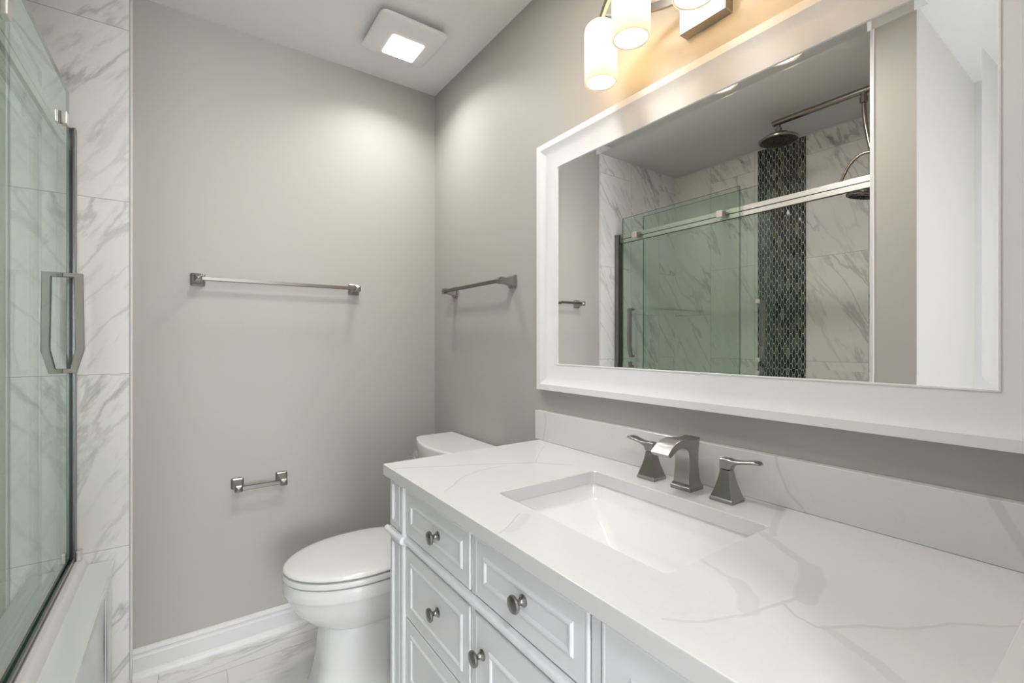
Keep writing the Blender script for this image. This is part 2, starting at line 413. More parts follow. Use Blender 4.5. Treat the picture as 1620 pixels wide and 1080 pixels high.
# ------------------------------------------------------------------ bathtub
def tub():
    t = thing('bathtub', 'white alcove bathtub with a flat ledge below the glass shower doors', 'bathtub', (-1.61, -0.735, 0))
    x0, x1, y0, y1, zt = X_SB + 0.002, -1.229, Y_SH + 0.002, -0.012, 0.443
    def ring(a0, a1, b0, b1, r, z): return [(x, y, z) for x, y in rrect(a0, a1, b0, b1, r, 5)]
    bm = B()
    loft(bm, [ring(x0, x1 - 0.018, y0, y1, 0.004, 0.0), ring(x0, x1 - 0.018, y0, y1, 0.004, zt - 0.035), ring(x0, x1 - 0.002, y0, y1, 0.004, zt - 0.030), ring(x0, x1, y0, y1, 0.004, zt - 0.022),
              ring(x0, x1, y0, y1, 0.004, zt - 0.005), ring(x0, x1 - 0.004, y0, y1, 0.004, zt),
              ring(x0 + 0.06, x1 - 0.155, y0 + 0.10, y1 - 0.09, 0.10, zt), ring(x0 + 0.068, x1 - 0.163, y0 + 0.108, y1 - 0.098, 0.10, zt - 0.010),
              ring(x0 + 0.10, x1 - 0.19, y0 + 0.16, y1 - 0.17, 0.12, 0.12), ring(x0 + 0.14, x1 - 0.23, y0 + 0.22, y1 - 0.23, 0.10, 0.085)], cap0=True, cap1=True)
    auto_smooth(obj('tub_shell', bm, ACRYL, t), 30)
    # apron end pillars and raised panel
    bm = B(); 
    for a, b in ((y1 - 0.10, y1 - 0.006), (y0 + 0.006, y0 + 0.10)): box(bm, x1 - 0.020, x1 - 0.008, a, b, 0.0, zt - 0.036)
    box(bm, x1 - 0.020, x1 - 0.008, y0 + 0.10, y1 - 0.10, 0.0, 0.06)
    obj('apron_border', bm, ACRYL, t, bevel=0.004)
    bm = B()
    rings = []
    for y in (y0, y1):
        rings.append([(x, y, z) for x, z in ((-1.372, zt - 0.001), (-1.372, zt + 0.026), (-1.318, zt + 0.026), (-1.306, zt + 0.020), (-1.300, zt + 0.008), (-1.297, zt - 0.001))])
    loft(bm, rings); auto_smooth(obj('raised_sill', bm, TRIM, t), 60)
tub()

# ------------------------------------------------------------------ shower doors: frame, two glass panels
Z_R0, Z_R1 = 1.852, 1.907
def bar_square(bm, pts, w, d):
    prof = [(-w, -d), (w, -d), (w, d), (-w, d)]
    return tube(bm, pts, 1.0, prof=prof)
def door_frame():
    t = thing('shower_door_frame', 'satin nickel sliding rail with wall jambs and bottom track over the tub ledge', 'shower door frame', (-1.355, -0.735, 0.469))
    bm = B(); ya, yb = Y_SH, -0.012
    box(bm, -1.366, -1.354, ya, yb, Z_R0 + .003, 1.878); box(bm, -1.366, -1.354, ya, yb, 1.8825, Z_R1)
    obj('rail', bm, NICKEL_L, t, bevel=0.001)
    obj('rail_groove', boxm(-1.3645, -1.3555, ya, yb, 1.8775, 1.883), RUBBER, t)
    obj('rail_seal', boxm(-1.364, -1.356, ya, yb, Z_R0, Z_R0 + .004), RUBBER, t)
    for a, b in ((-0.042, -0.0125), (Y_SH + 0.0005, Y_SH + 0.03)):
        bm = B()
        box(bm, -1.372, -1.364, a, b, 0.475, 1.910); box(bm, -1.3645, -1.356, a + .006, b - .006, 0.475, 1.910)
        box(bm, -1.356, -1.351, a, b, 0.475, 1.910); box(bm, -1.3515, -1.334, a + 0.008, b - .002, 0.475, 1.910); box(bm, -1.334, -1.326, a, b, 0.475, 1.910)
        obj('jamb', bm, DARK_METAL, t, bevel=0.001)
    bm = B()
    box(bm, -1.372, -1.326, ya, yb, 0.468, 0.474)
    for x in (-1.370, -1.356, -1.331): box(bm, x - .003, x + .003, ya, yb, 0.470, 0.487)
    obj('bottom_track', bm, NICKEL_D, t, bevel=0.001)
    obj('corner_block', cbox(-1.326, -1.312, -0.040, -0.0125, 0.469, 0.502), NICKEL_L, t)
    for y in (-0.010 - 0.012,):
        obj('rail_bracket', cbox(-1.372, -1.346, -0.046, -0.0125, Z_R0 - .004, Z_R1 + .006), NICKEL_D, t)
    return t
door_frame()

def handle_path(x0, y, z0, z1, out):
    s = 1 if out > 0 else -1
    o = abs(out)
    return [(x0, y, z1), (x0 + s * (o - .0105), y, z1), (x0 + s * (o - .0105), y, z1), (x0 + s * o, y, z0 + 0.075), (x0 + s * (o - 0.022), y, z0), (x0, y, z0)]
def pull(bm, x0, y, z0, z1, out, wy=0.010, th=0.020):
    """D pull cut from flat bar: polygon in the x-z plane with a hole, extruded in y; lower corner cut on a slant"""
    s = 1 if out > 0 else -1; o = abs(out)
    outer = [(0, z1), (o - .003, z1), (o, z0 + .072), (o - .018, z0), (0, z0)]
    inner = [(0, z1 - .013), (o - .003 - th, z1 - .013), (o - th, z0 + .074), (o - .018 - th + .006, z0 + .014), (0, z0 + .014)]
    lo = []
    for yy in (y - wy, y + wy):
        lo.append([bm.verts.new((x0 + s * a, yy, z)) for a, z in outer] + [bm.verts.new((x0 + s * a, yy, z)) for a, z in inner])
    A, C = lo
    for i in range(4):
        bm.faces.new((A[i], A[i + 1], A[5 + i + 1], A[5 + i])); bm.faces.new((C[i], C[i + 1], C[5 + i + 1], C[5 + i]))
        bm.faces.new((A[i], A[i + 1], C[i + 1], C[i])); bm.faces.new((A[5 + i], A[5 + i + 1], C[5 + i + 1], C[5 + i]))
    bm.faces.new((A[0], A[5], C[5], C[0])); bm.faces.new((A[4], A[9], C[9], C[4]))
    return bm
def glass_panel(name, label, xc, y0, y1, z1, handle_y, out):
    t = thing(name, label, 'shower door', (xc, (y0 + y1) / 2, 0.478), 'sliding glass shower doors')
    x0, x1 = xc - .004, xc + .004
    bm = B(); box(bm, x0, x1, y0, y1, 0.478, z1)
    for f in bm.faces: f.material_index = 0 if abs(f.normal.x) > .5 else 1
    bmesh.ops.recalc_face_normals(bm, faces=bm.faces)
    for f in bm.faces: f.material_index = 0 if abs(f.normal.x) > .5 else 1
    g = obj('glass_pane', bm, [GLASS, GLASS_EDGE], t)
    for y in (y1 - .105, y0 + .105):
        s = 1 if out > 0 else -1
        face = xc + s * .004
        c = obj('roller_clamp', cbox(min(face, face + s * .014), max(face, face + s * .014), y - .017, y + .017, 1.868, 1.905), NICKEL_L, t)
        bm = B(); box(bm, min(face, face + s * .004), max(face, face + s * .004), y - .030, y - .018, 1.862, 1.898)
        obj('roller_stop', bm, NICKEL_D, t)
    if out > 0:
        h = obj('handle', pull(B(), xc + .004, handle_y, 1.103, 1.414, 0.049), HANDLE_M, t, bevel=0.0012)
    else:
        bm = B(); pull(bm, xc - .004, handle_y, 1.103, 1.414, -0.049)
        obj('handle', bm, HANDLE_M, t, bevel=0.0012)
        for z in (1.110, 1.408):
            obj('handle_knob', cbox(xc + .004, xc + .016, handle_y - .010, handle_y + .010, z - .010, z + .010), NICKEL_L, t)
    return t
glass_panel('shower_glass_door', 'outer sliding glass shower door with angular nickel pull near the wall jamb', -1.341, -0.855, -0.070, 2.010, -0.160, 1)
glass_panel('shower_glass_door', 'inner sliding glass shower door behind the rail, edge in front of the mosaic strip', -1.380, -0.992, -0.205, 2.000, -0.930, -1)

# ------------------------------------------------------------------ shower fittings
def shower_head(parent, c, axis, R):
    bm = B()
    lathe(bm, [(0.011, 0.085), (0.011, 0.070), (0.017, 0.068), (0.017, 0.052), (0.030, 0.044), (R * .52, 0.038), (R * .60, 0.024), (R * .92, 0.016), (R, 0.009), (R * .99, 0.003), (R * .93, 0.0), (R * .86, 0.004)], c, axis, 40)
    hd = auto_smooth(obj('shower_head', bm, BRONZE, parent), 40)
    bm = B(); lathe(bm, [(R * .85, 0.0045), (R * .84, 0.002), (R * .45, 0.001), (R * .40, 0.003), (0.001, 0.003)], c, axis, 40)
    a = Vector(axis).normalized(); s = a.cross(Vector((0, 1, 0.1))).normalized(); u = a.cross(s)
    for rr, k in ((.25, 8), (.55, 16), (.72, 22)):
        for i in range(k):
            p = Vector(c) + (s * math.cos(i * 2 * PI / k) + u * math.sin(i * 2 * PI / k)) * R * rr
            lathe(bm, [(0.003, 0.004), (0.003, -0.002), (0.0005, -0.003)], p, axis, 6)
    f = obj('nozzle_face', bm, NOZZLE, parent)
    f.parent = hd; f.matrix_parent_inverse = Matrix.Identity(4)
    return hd
def shower_system():
    xa, za, xh = -1.56, 2.365, -1.475
    t = thing('rain_shower', 'nickel rain shower head on a long arm below the shower ceiling', 'shower head', (xa, Y_SH, 2.0))
    bm = B()
    tube(bm, smoothpath([(xa, -1.345, za - .004), (xa, -1.335, za), (xa, -1.320, za), (xa, -1.0, za), (xa, -0.935, za), (xa, -0.915, za - .004)], 5), [.010] + [.0155] * 24 + [.011], 16)
    auto_smooth(obj('shower_arm', bm, BRONZE, t), 50)
    bm = B(); lathe(bm, [(0.013, 0), (0.013, -0.02), (0.016, -0.022), (0.016, -0.048), (0.011, -0.05)], (xa, -1.322, za - .008), (0, 0, 1), 16)
    tube(bm, smoothpath([(xa, -1.322, za - .05), (xa, -1.326, za - .13), (xa, -1.345, za - .26), (xa, -1.372, za - .37), (xa, -1.385, za - .45), (xa, -1.40, za - .53), (xa, Y_SH + .002, za - .55)], 6), 0.009, 12)
    lathe(bm, [(0.028, 0), (0.028, 0.005), (0.012, 0.012)], (xa, Y_SH + .0005, za - .55), (0, 1, 0), 20)
    auto_smooth(obj('riser_pipe', bm, BRONZE, t), 50)
    shower_head(t, (xa, -0.945, 2.262), (0, 0, 1), 0.096)
    t2 = thing('hand_shower', 'nickel hand shower with a looped metal hose beside the near shower wall', 'hand shower', (xh, Y_SH, 1.86))
    c = Vector((xh, -1.336, 1.850))
    shower_head(t2, c, (0, -0.25, 1), 0.058)
    bm = B()
    tube(bm, smoothpath([c + Vector((0, -.018, .07)), c + Vector((0, -.05, .085)), c + Vector((0, -.085, .06)), (xh, Y_SH + .003, 1.93)], 6), 0.012, 12)
    lathe(bm, [(0.026, 0), (0.026, 0.008), (0.014, 0.016)], (xh, Y_SH + .0005, 1.93), (0, 1, 0), 20)
    auto_smooth(obj('holder', bm, BRONZE, t2), 50)
    bm = B()
    tube(bm, smoothpath([c + Vector((.02, -.03, .05)), (xh, -1.262, 1.915), (xh, -1.275, 1.975), (xh, -1.305, 2.022), (xh, -1.345, 2.045), (xh, -1.385, 2.035), (xh, -1.42, 1.98), (xh, -1.44, 1.7), (xh, -1.43, 1.2), (xh, -1.44, 1.0), (xh, Y_SH + .001, 0.98)], 8), 0.0065, 10)
    auto_smooth(obj('hose', bm, BRONZE, t2), 60)
shower_system()

# ------------------------------------------------------------------ towel bars and paper holder
def sq(u0, u1, w0, w1): return rrect(u0, u1, w0, w1, min(u1 - u0, w1 - w0) * .12, 2)
def post(parent, base, axis, along, drop=0.0, L=0.070, b=0.024, tip=0.0125):
    """flared square post from wall plate to a faceted square finial"""
    a = Vector(axis); s = Vector(along); u = Vector((0, 0, 1)); o = Vector(base)
    bm = B()
    prof = [(b, 0), (b, .006), (b * .96, .009), (b * .80, .012), (b * .66, .022), (b * .54, .036), (tip * .92, .050), (tip * .92, L - .019), (tip * 1.05, L - .018), (tip * 1.05, L - .004), (tip * .8, L - .001), (0.001, L + .003)]
    rings = []
    for h, d in prof:
        k = min(1, d / .05); z = drop * k
        rings.append([o + a * d + s * p[0] + u * (p[1] + z) for p in sq(-h, h, -h, h)])
    loft(bm, rings)
    return auto_smooth(obj('post', bm, NICKEL, parent), 28)
def bar_thing(name, label, cat, p0, p1, axis, group=None, r=0.0062, L=0.070, drop=0.0, b=0.024):
    p0, p1 = Vector(p0), Vector(p1); al = (p1 - p0).normalized()
    t = thing(name, label, cat, (p0 + p1) / 2, group)
    for p in (p0, p1): post(t, p, axis, al, drop, L, b)
    off = Vector(axis) * (L - .011) + Vector((0, 0, drop))
    bm = B(); tube(bm, [p0 + off + al * .008, p1 + off - al * .008], 1.0, prof=sq(-r, r, -r * 1.1, r * 1.1))
    obj('bar', bm, BARM, t)
    return t
bar_thing('towel_bar', 'long brushed nickel towel bar on the end wall above the paper holder', 'towel bar', (-0.990, 0, 1.437), (-0.405, 0, 1.437), (0, -1, 0), 'towel bars')
bar_thing('towel_bar', 'shorter brushed nickel towel bar on the vanity wall between corner and mirror', 'towel bar', (0, -0.684, 1.432), (0, -0.222, 1.432), (-1, 0, 0), 'towel bars')
bar_thing('paper_holder', 'small brushed nickel toilet paper holder low on the end wall', 'toilet paper holder', (-0.860, 0, 0.640), (-0.702, 0, 0.640), (0, -1, 0), None, 0.007, 0.070, -0.008, 0.022)

# ------------------------------------------------------------------ ceiling fan light
def fan():
    t = thing('exhaust_fan_light', 'square white ceiling exhaust fan with a lit square panel', 'exhaust fan', (-0.307, -0.352, H))
    cx, cy, h = -0.307, -0.352, 0.136
    def ring(d, z, r): return [(x, y, z) for x, y in rrect(cx - h + d, cx + h - d, cy - h + d, cy + h - d, r, 6)]
    bm = B(); loft(bm, [ring(.035, H, .02), ring(.035, 2.424, .02), ring(.004, 2.421, .026), ring(0, 2.417, .026), ring(0.001, 2.413, .026), ring(.010, 2.4085, .022), ring(.035, 2.406, .02)])
    auto_smooth(obj('cover', bm, FANW, t), 50)
    px, py, q = -0.297, -0.318, 0.066
    bm = B(); loft(bm, [[(x, y, z) for x, y in rrect(px - q, px + q, py - q, py + q, .008, 4)] for z in (2.4065, 2.4045)])
    obj('light_panel', bm, LIGHTP, t)
    ld = bpy.data.lights.new('fan_light', 'AREA'); ld.shape = 'SQUARE'; ld.size = 2 * q - .01; ld.energy = FAN_POWER; ld.color = (1.0, 0.975, 0.94); ld.spread = math.radians(140)
    lo = bpy.data.objects.new('fan_light', ld); COL.objects.link(lo); lo.location = (px, py, 2.4035); lo.parent = t; lo.matrix_parent_inverse = Matrix.Translation(t.location).inverted()
fan()

# ------------------------------------------------------------------ framed mirror
def frame_rings(y0, y1, z0, z1, prof):
    """profile of (inset, depth) swept round a rectangle on the wall x = 0; depth is away from the wall"""
    return [[(-d, y, z) for y, z in ((y0 + i, z0 + i), (y1 - i, z0 + i), (y1 - i, z1 - i), (y0 + i, z1 - i))] for i, d in prof]
MY0, MY1, MZ0, MZ1 = -2.070, -0.866, 1.037, 1.874
def mirror():
    t = thing('wall_mirror', 'large wall mirror in a wide white frame above the sink', 'mirror', (0, (MY0 + MY1) / 2, MZ0))
    bm = B()
    prof = [(0.0, 0.0005), (0.0, 0.030), (0.001, 0.031), (0.019, 0.031), (0.021, 0.0300), (0.026, 0.0268), (0.034, 0.0230), (0.046, 0.0188), (0.060, 0.0155), (0.074, 0.0134), (0.0862, 0.0124), (0.0868, 0.0140), (0.0892, 0.0140), (0.0900, 0.0128), (0.0900, 0.0005)]
    R = frame_rings(MY0, MY1, MZ0, MZ1, prof); loft(bm, R, closed=True)
    auto_smooth(obj('frame', bm, FRAME_W, t), 20)
    g = 0.0875; gb = 0.090 + 0.018
    bm = B()
    rg = frame_rings(MY0, MY1, MZ0, MZ1, [(g, 0.004), (g, 0.0105), (gb, 0.0100)])
    loft(bm, rg)
    bm.faces.ensure_lookup_table()
    obj('mirror_glass', bm, MIRROR, t)
mirror()

# ------------------------------------------------------------------ vanity light
def vanity_light():
    t = thing('vanity_light', 'brushed nickel vanity light with warm lit opal cylinder shades above the mirror', 'wall light', (0, -1.495, 2.015))
    obj('backplate', cbox(-0.030, -0.0005, -1.555, -1.435, 1.955, 2.075, .002), NICKEL, t)
    pos = [(-0.122, -1.259), (-0.197, -1.425), (-0.197, -1.585), (-0.122, -1.745)]
    zb, zt, r = 1.890, 2.046, 0.0425
    # front bowed strip through the shade caps and the back arms from the plate
    prof = [(-.004, -.010), (.004, -.010), (.004, .010), (-.004, .010)]
    bm = B(); pts = smoothpath([(-0.122, -1.259, 2.058), (-0.168, -1.335, 2.060), (-0.197, -1.425, 2.062), (-0.206, -1.505, 2.062), (-0.197, -1.585, 2.062), (-0.168, -1.67, 2.060), (-0.122, -1.745, 2.058)], 6)
    tube(bm, pts, 1.0, prof=prof); auto_smooth(obj('arm', bm, NICKEL, t), 40)
    bm = B()
    tube(bm, smoothpath([(-0.122, -1.259, 2.056), (-0.085, -1.33, 2.052), (-0.050, -1.40, 2.045), (-0.032, -1.47, 2.04), (-0.030, -1.50, 2.04), (-0.032, -1.53, 2.04), (-0.050, -1.60, 2.045), (-0.085, -1.67, 2.052), (-0.122, -1.745, 2.056)], 5), 1.0, prof=prof)
    auto_smooth(obj('arm', bm, NICKEL, t), 40)
    for i, (x, y) in enumerate(pos):
        bm = B(); lathe(bm, [(r - .004, zb), (r, zb + .001), (r + .0005, zt - .022), (r - .002, zt - .010), (r - .010, zt - .002), (0.012, zt), (0.012, zt - .003), (r - .012, zt - .006), (r - .006, zt - .013), (r - .004, zt - .024), (r - .004, zb)], (x, y, 0), (0, 0, 1), 32, False)
        s = obj('lamp_shade', bm, SHADE, t, smooth=True)
        s.location = (0, 0, 0)
        bm = B(); lathe(bm, [(0.014, zt - .004), (0.018, zt + .001), (0.016, zt + .010), (0.007, zt + .013), (0.007, 2.050)], (x, y, 0), (0, 0, 1), 20)
        auto_smooth(obj('shade_cap', bm, NICKEL, t), 40)
        bm = B(); lathe(bm, [(0.012, zt - .006), (0.013, zt - .03), (0.011, zt - .034), (0.024, zt - .075), (0.027, zt - .095), (0.022, zt - .113), (0.010, zt - .123), (0.001, zt - .125)], (x, y, 0), (0, 0, 1), 20)
        obj('bulb', bm, GLOW, t, smooth=True)
        bm = B(); lathe(bm, [(r - .0042, zb + .004), (r - .0042, zb + .002), (0.001, zb + .002)], (x, y, 0), (0, 0, 1), 32)
        obj('diffuser', bm, DISC, t)
vanity_light()

# ------------------------------------------------------------------ added fill lamps, out of view: hall ceiling and bathroom ceiling
def hall_fill_lamp():  # unseen lamp added in the hall to light the room
    c = (-1.25, -2.95)
    t = thing('added_hall_lamp', 'added round white fill lamp, unseen in the hall behind the doorway', 'ceiling lamp', (c[0], c[1], H))
    bm = B(); lathe(bm, [(0.20, H), (0.205, H - .03), (0.19, H - .035), (0.185, H - .02), (0.18, H - .0)], (*c, 0), (0, 0, 1), 40, False)
    auto_smooth(obj('fill_lamp_ring', bm, TRIM, t), 40)
    bm = B(); lathe(bm, [(0.186, H - .030), (0.17, H - .040), (0.10, H - .050), (0.001, H - .053)], (*c, 0), (0, 0, 1), 40, False)
    obj('diffuser', bm, FILLP, t, smooth=True)
    ld = bpy.data.lights.new('hall_fill_light', 'AREA'); ld.shape = 'DISK'; ld.size = 0.36; ld.energy = HALL_FILL_POWER; ld.color = (0.95, 0.975, 1.0)
    lo = bpy.data.objects.new('hall_fill_light', ld); COL.objects.link(lo); lo.location = (c[0], c[1], H - .058); lo.parent = t; lo.matrix_parent_inverse = Matrix.Translation(t.location).inverted()
hall_fill_lamp()
def fill_downlight():  # unseen ceiling lamp added to brighten the shower and vanity
    c = (-0.70, -1.15)
    t = thing('added_downlight', 'added flat round fill lamp, unseen on the bathroom ceiling in front of the vanity', 'ceiling lamp', (c[0], c[1], H))
    bm = B(); lathe(bm, [(0.165, H), (0.165, H - .012), (0.158, H - .016), (0.148, H - .012), (0.146, H)], (*c, 0), (0, 0, 1), 32, False)
    auto_smooth(obj('fill_lamp_ring', bm, TRIM, t), 40)
    bm = B(); lathe(bm, [(0.148, H - .010), (0.001, H - .012)], (*c, 0), (0, 0, 1), 32, False)
    obj('diffuser', bm, FILLP, t)
    ld = bpy.data.lights.new('fill_downlight', 'AREA'); ld.shape = 'DISK'; ld.size = 0.28; ld.energy = DOWNLIGHT_FILL_POWER; ld.color = (1.0, 0.96, 0.91)
    lo = bpy.data.objects.new('fill_downlight', ld); COL.objects.link(lo); lo.location = (c[0], c[1], H - .018); lo.parent = t; lo.matrix_parent_inverse = Matrix.Translation(t.location).inverted()
fill_downlight()

# ------------------------------------------------------------------ toilet
def toilet():
    cy = -0.43
    t = thing('toilet', 'white two piece toilet with closed elongated lid beside the vanity', 'toilet', (-0.40, cy, 0))
    def egg(xc, af, ab, w, z, n=48, pf=2.0, pb=2.6):
        out = []
        for i in range(n):
            a = 2 * PI * i / n; c, s = math.cos(a), math.sin(a)
            p = pf if c > 0 else pb
            cc = math.copysign(abs(c) ** (2 / p), c); ss = math.copysign(abs(s) ** (2 / p), s)
            out.append((xc - (af if c > 0 else ab) * cc, cy + w * ss, z))
        return out
    bm = B()
    loft(bm, [egg(-.50, .245, .23, .172, .400), egg(-.50, .258, .235, .184, .398), egg(-.50, .262, .235, .187, .385), egg(-.50, .262, .235, .187, .362), egg(-.50, .258, .235, .184, .352), egg(-.50, .250, .235, .178, .346),
              egg(-.50, .244, .235, .172, .325), egg(-.50, .228, .235, .160, .290), egg(-.495, .200, .24, .142, .255), egg(-.49, .172, .24, .124, .232), egg(-.485, .160, .20, .114, .222),
              egg(-.485, .160, .11, .108, .20, pf=3.0, pb=3), egg(-.485, .168, .09, .108, .10, pf=3.4, pb=3), egg(-.485, .182, .085, .114, .03, pf=3.6, pb=3), egg(-.485, .196, .09, .122, 0.0, pf=3.4, pb=3)])
    # rear body carrying the tank, trapway and foot
    def rb(x0, x1, w, z, r=.03): return [(x, y, z) for x, y in rrect(x0, x1, cy - w, cy + w, r, 5)]
    loft(bm, [rb(-.44, -.06, .105, 0.0), rb(-.44, -.06, .10, .03), rb(-.44, -.09, .062, .06), rb(-.44, -.10, .060, .16), rb(-.44, -.09, .085, .24), rb(-.44, -.06, .13, .31), rb(-.40, -.045, .165, .36), rb(-.38, -.045, .17, .395)])
    auto_smooth(obj('bowl', bm, PORC, t), 50)
    bm = B()
    loft(bm, [egg(-.50, .244, .215, .172, .396), egg(-.50, .246, .215, .174, .4040), egg(-.50, .263, .215, .188, .405), egg(-.50, .265, .215, .190, .411), egg(-.50, .263, .215, .188, .421), egg(-.50, .256, .21, .182, .4235), egg(-.50, .19, .17, .12, .4235)])
    auto_smooth(obj('seat', bm, PORC, t), 50)
    bm = B()
    loft(bm, [egg(-.50, .242, .215, .170, .4230), egg(-.50, .244, .215, .172, .4280), egg(-.50, .260, .215, .186, .429), egg(-.50, .262, .216, .188, .432), egg(-.50, .259, .215, .186, .438), egg(-.50, .250, .21, .178, .443), egg(-.50, .225, .195, .158, .4475), egg(-.50, .17, .16, .115, .4505), egg(-.50, .08, .08, .05, .452)])
    auto_smooth(obj('lid', bm, PORC, t), 50)
    for s in (-1, 1):
        bm = B(); tube(bm, [(-.285, cy + s * .07 - .022, .430), (-.285, cy + s * .07 + .022, .430)], .012, 14)
        auto_smooth(obj('seat_hinge', bm, PORC, t), 50)
    def tk(front, back, w, z, bow, r=.03):
        out = []
        pts = rrect(-front, -back, cy - w, cy + w, r, 6)
        k = len(pts)
        # subdivide the front edge for the bow
        res = []
        for i, p in enumerate(pts):
            res.append(p); q = pts[(i + 1) % k]
            if abs(p[0] - q[0]) < 1e-6 and abs(p[1] - q[1]) > .1:
                res += [(p[0], p[1] + (q[1] - p[1]) * j / 12) for j in range(1, 12)]
        for x, y in res:
            f = max(0.0, 1 - ((y - cy) / w) ** 2); g = min(1, max(0, (-back - x) / (front - back)))
            out.append((x - bow * f * g, y, z))
        return out
    bm = B(); loft(bm, [tk(.185, .025, .190, .393, .03), tk(.190, .022, .200, .41, .035), tk(.192, .018, .212, .742, .045)])
    auto_smooth(obj('tank', bm, PORC, t), 50)
    bm = B(); loft(bm, [tk(.186, .012, .212, .742, .050, .012), tk(.192, .010, .218, .746, .052, .012), tk(.194, .010, .220, .774, .053, .012), tk(.191, .012, .217, .781, .052, .012), tk(.183, .018, .209, .7845, .05, .010)])
    auto_smooth(obj('tank_lid', bm, PORC, t), 40)
    bm = B(); lathe(bm, [(.016, 0), (.016, .006), (.009, .009), (.009, .022)], (-.212, -.268, .722), (-1, 0, 0), 18)
    tube(bm, smoothpath([(-.232, -.262, .722), (-.238, -.285, .722), (-.246, -.32, .720), (-.250, -.345, .716)], 4), [.007] * 9 + [.0085] * 4, 10)
    auto_smooth(obj('flush_lever', bm, CHROME, t), 50)
toilet()

# ------------------------------------------------------------------ vanity cabinet
XF = -0.556   # face frame plane
def panel(y0, y1, z0, z1, inset=0.030, th=0.004, xf=XF):
    """drawer or door front: eased edge, raised bead moulding and flat centre"""
    prof = [(0.001, -0.022), (0.0, th - .003), (0.001, th - .0012), (0.003, th - .0004), (0.0055, th - .0006), (0.0075, th - .0012), (inset - .0005, th - .0012), (inset + .0008, th + .0006), (inset + .003, th + .0022), (inset + .0062, th + .0024), (inset + .0088, th + .0010), (inset + .0102, th - .0014), (inset + .012, th - .0014)]
    return [[(xf - d, y, z) for y, z in ((y0 + i, z0 + i), (y1 - i, z0 + i), (y1 - i, z1 - i), (y0 + i, z1 - i))] for i, d in prof]
def knob_bm(y, z, x):
    bm = B(); lathe(bm, [(.0105, 0), (.0105, .002), (.0075, .0045), (.0052, .009), (.0052, .013), (.009, .0165), (.0148, .019), (.0155, .022), (.0140, .0245), (.008, .0262), (.001, .0268)], (x, y, z), (-1, 0, 0), 24)
    return bm
def vanity():
    t = thing('vanity_cabinet', 'white vanity cabinet with beaded drawers and round nickel knobs under the countertop', 'vanity', (-0.28, -1.475, 0))
    yl, yr, zt = -0.884, -2.066, 0.8285
    bm = B()
    box(bm, -.505, -.02, yr, yl, .085, .62); box(bm, -.505, -.485, yr, yl, .62, zt); box(bm, -.06, -.02, yr, yl, .62, zt); box(bm, -.54, -.05, yl - .02, yl - .0005, .085, zt); box(bm, -.54, -.05, yr + .0005, yr + .02, .085, zt)
    box(bm, -.49, -.02, yr, yl, 0.0, .09)
    obj('carcass', bm, CAB, t)
    # face frame: stiles and rails
    bm = B()
    for a, b in ((-0.9865, yl), (-1.3365, -1.3235), (-1.6765, -1.6595), (yr, -2.0035)): box(bm, XF, -.504, a, b, .085, zt)
    box(bm, -.538, -.504, yr, yl, .823, zt)
    for a, b in ((.671, .697), (.085, .1255)): box(bm, XF, -.504, yr, yl, a, b)
    obj('face_frame', bm, CAB, t)
    # corner pilasters with recessed panels
    for a, b in ((-0.966, -0.886), (-2.064, -2.012)):
        bm = B()
        for z0, z1 in ((.697, .8285), (.09, .672)):
            i = .012
            prof = [(0, -.002), (0, .006), (i, .006), (i + .002, .0075), (i + .005, .0075), (i + .008, .002), (i + .011, .001)]
            loft(bm, [[(XF - d, y, z) for y, z in ((a + k, z0 + k), (b - k, z0 + k), (b - k, z1 - k), (a + k, z1 - k))] for k, d in prof], cap0=False)
        obj('pilaster', bm, CAB, t)
    for y in (-0.976, -2.008):
        bm = B()
        tube(bm, [(XF + .001, y, .085), (XF + .001, y, .8285)], .0105, 16)
        auto_smooth(obj('post', bm, CAB, t), 50)
    # bead rail
    bm = B(); prof = []
    tube(bm, [(XF - .008, yl, .6845), (XF - .008, yr, .6845)], 1.0, prof=[(-.014, .011), (-.014, -.011), (-.008, -.011), (-.006, -.0075), (-.001, -.0070), (.0018, -.0045), (.0028, 0), (.0018, .0045), (-.001, .0070), (-.006, .0075), (-.008, .011)])
    auto_smooth(obj('bead_rail', bm, CAB, t), 50)
    for a, b, dx, rr in ((-0.989, -0.9635, .010, .0105), (-0.968, yl + .006, .013, .008)):
        bm = B(); tube(bm, [(XF - dx, a, .6845), (XF - dx, b, .6845)], 1.0, prof=[(rr * math.cos(k * PI / 8), rr * math.sin(k * PI / 8)) for k in range(16)])
        auto_smooth(obj('bead_corner', bm, CAB, t), 50)
    XK = XF - .0025
    def front(name, y0, y1, z0, z1, ky=None, kz=None, inset=.030):
        bm = B(); loft(bm, panel(y0, y1, z0, z1, inset)); o = obj(name, bm, CAB, t)
        if ky is not None:
            k = auto_smooth(obj('knob', knob_bm(ky, kz, XK), NICKEL_D, t), 40)
            k.parent = o; k.matrix_parent_inverse = Matrix.Identity(4)
        return o
    yc = -1.165
    front('drawer', -1.3195, -0.9895, .7005, .8195, yc - .010, .760)
    front('drawer', -1.3195, -0.9895, .489, .6675, yc - .010, .587)
    front('drawer', -1.3195, -0.9895, .306, .4845, yc - .010, .400)
    front('drawer', -1.3195, -0.9895, .128, .3015, yc - .010, .215)
    front('drawer', -1.6555, -1.340, .7015, .8195, -1.500, .762, .032)
    front('door', -1.6555, -1.340, .129, .6675, -1.368, .597, .052)
    front('door', -2.000, -1.680, .129, .8195, -1.966, .60, .052)
vanity()

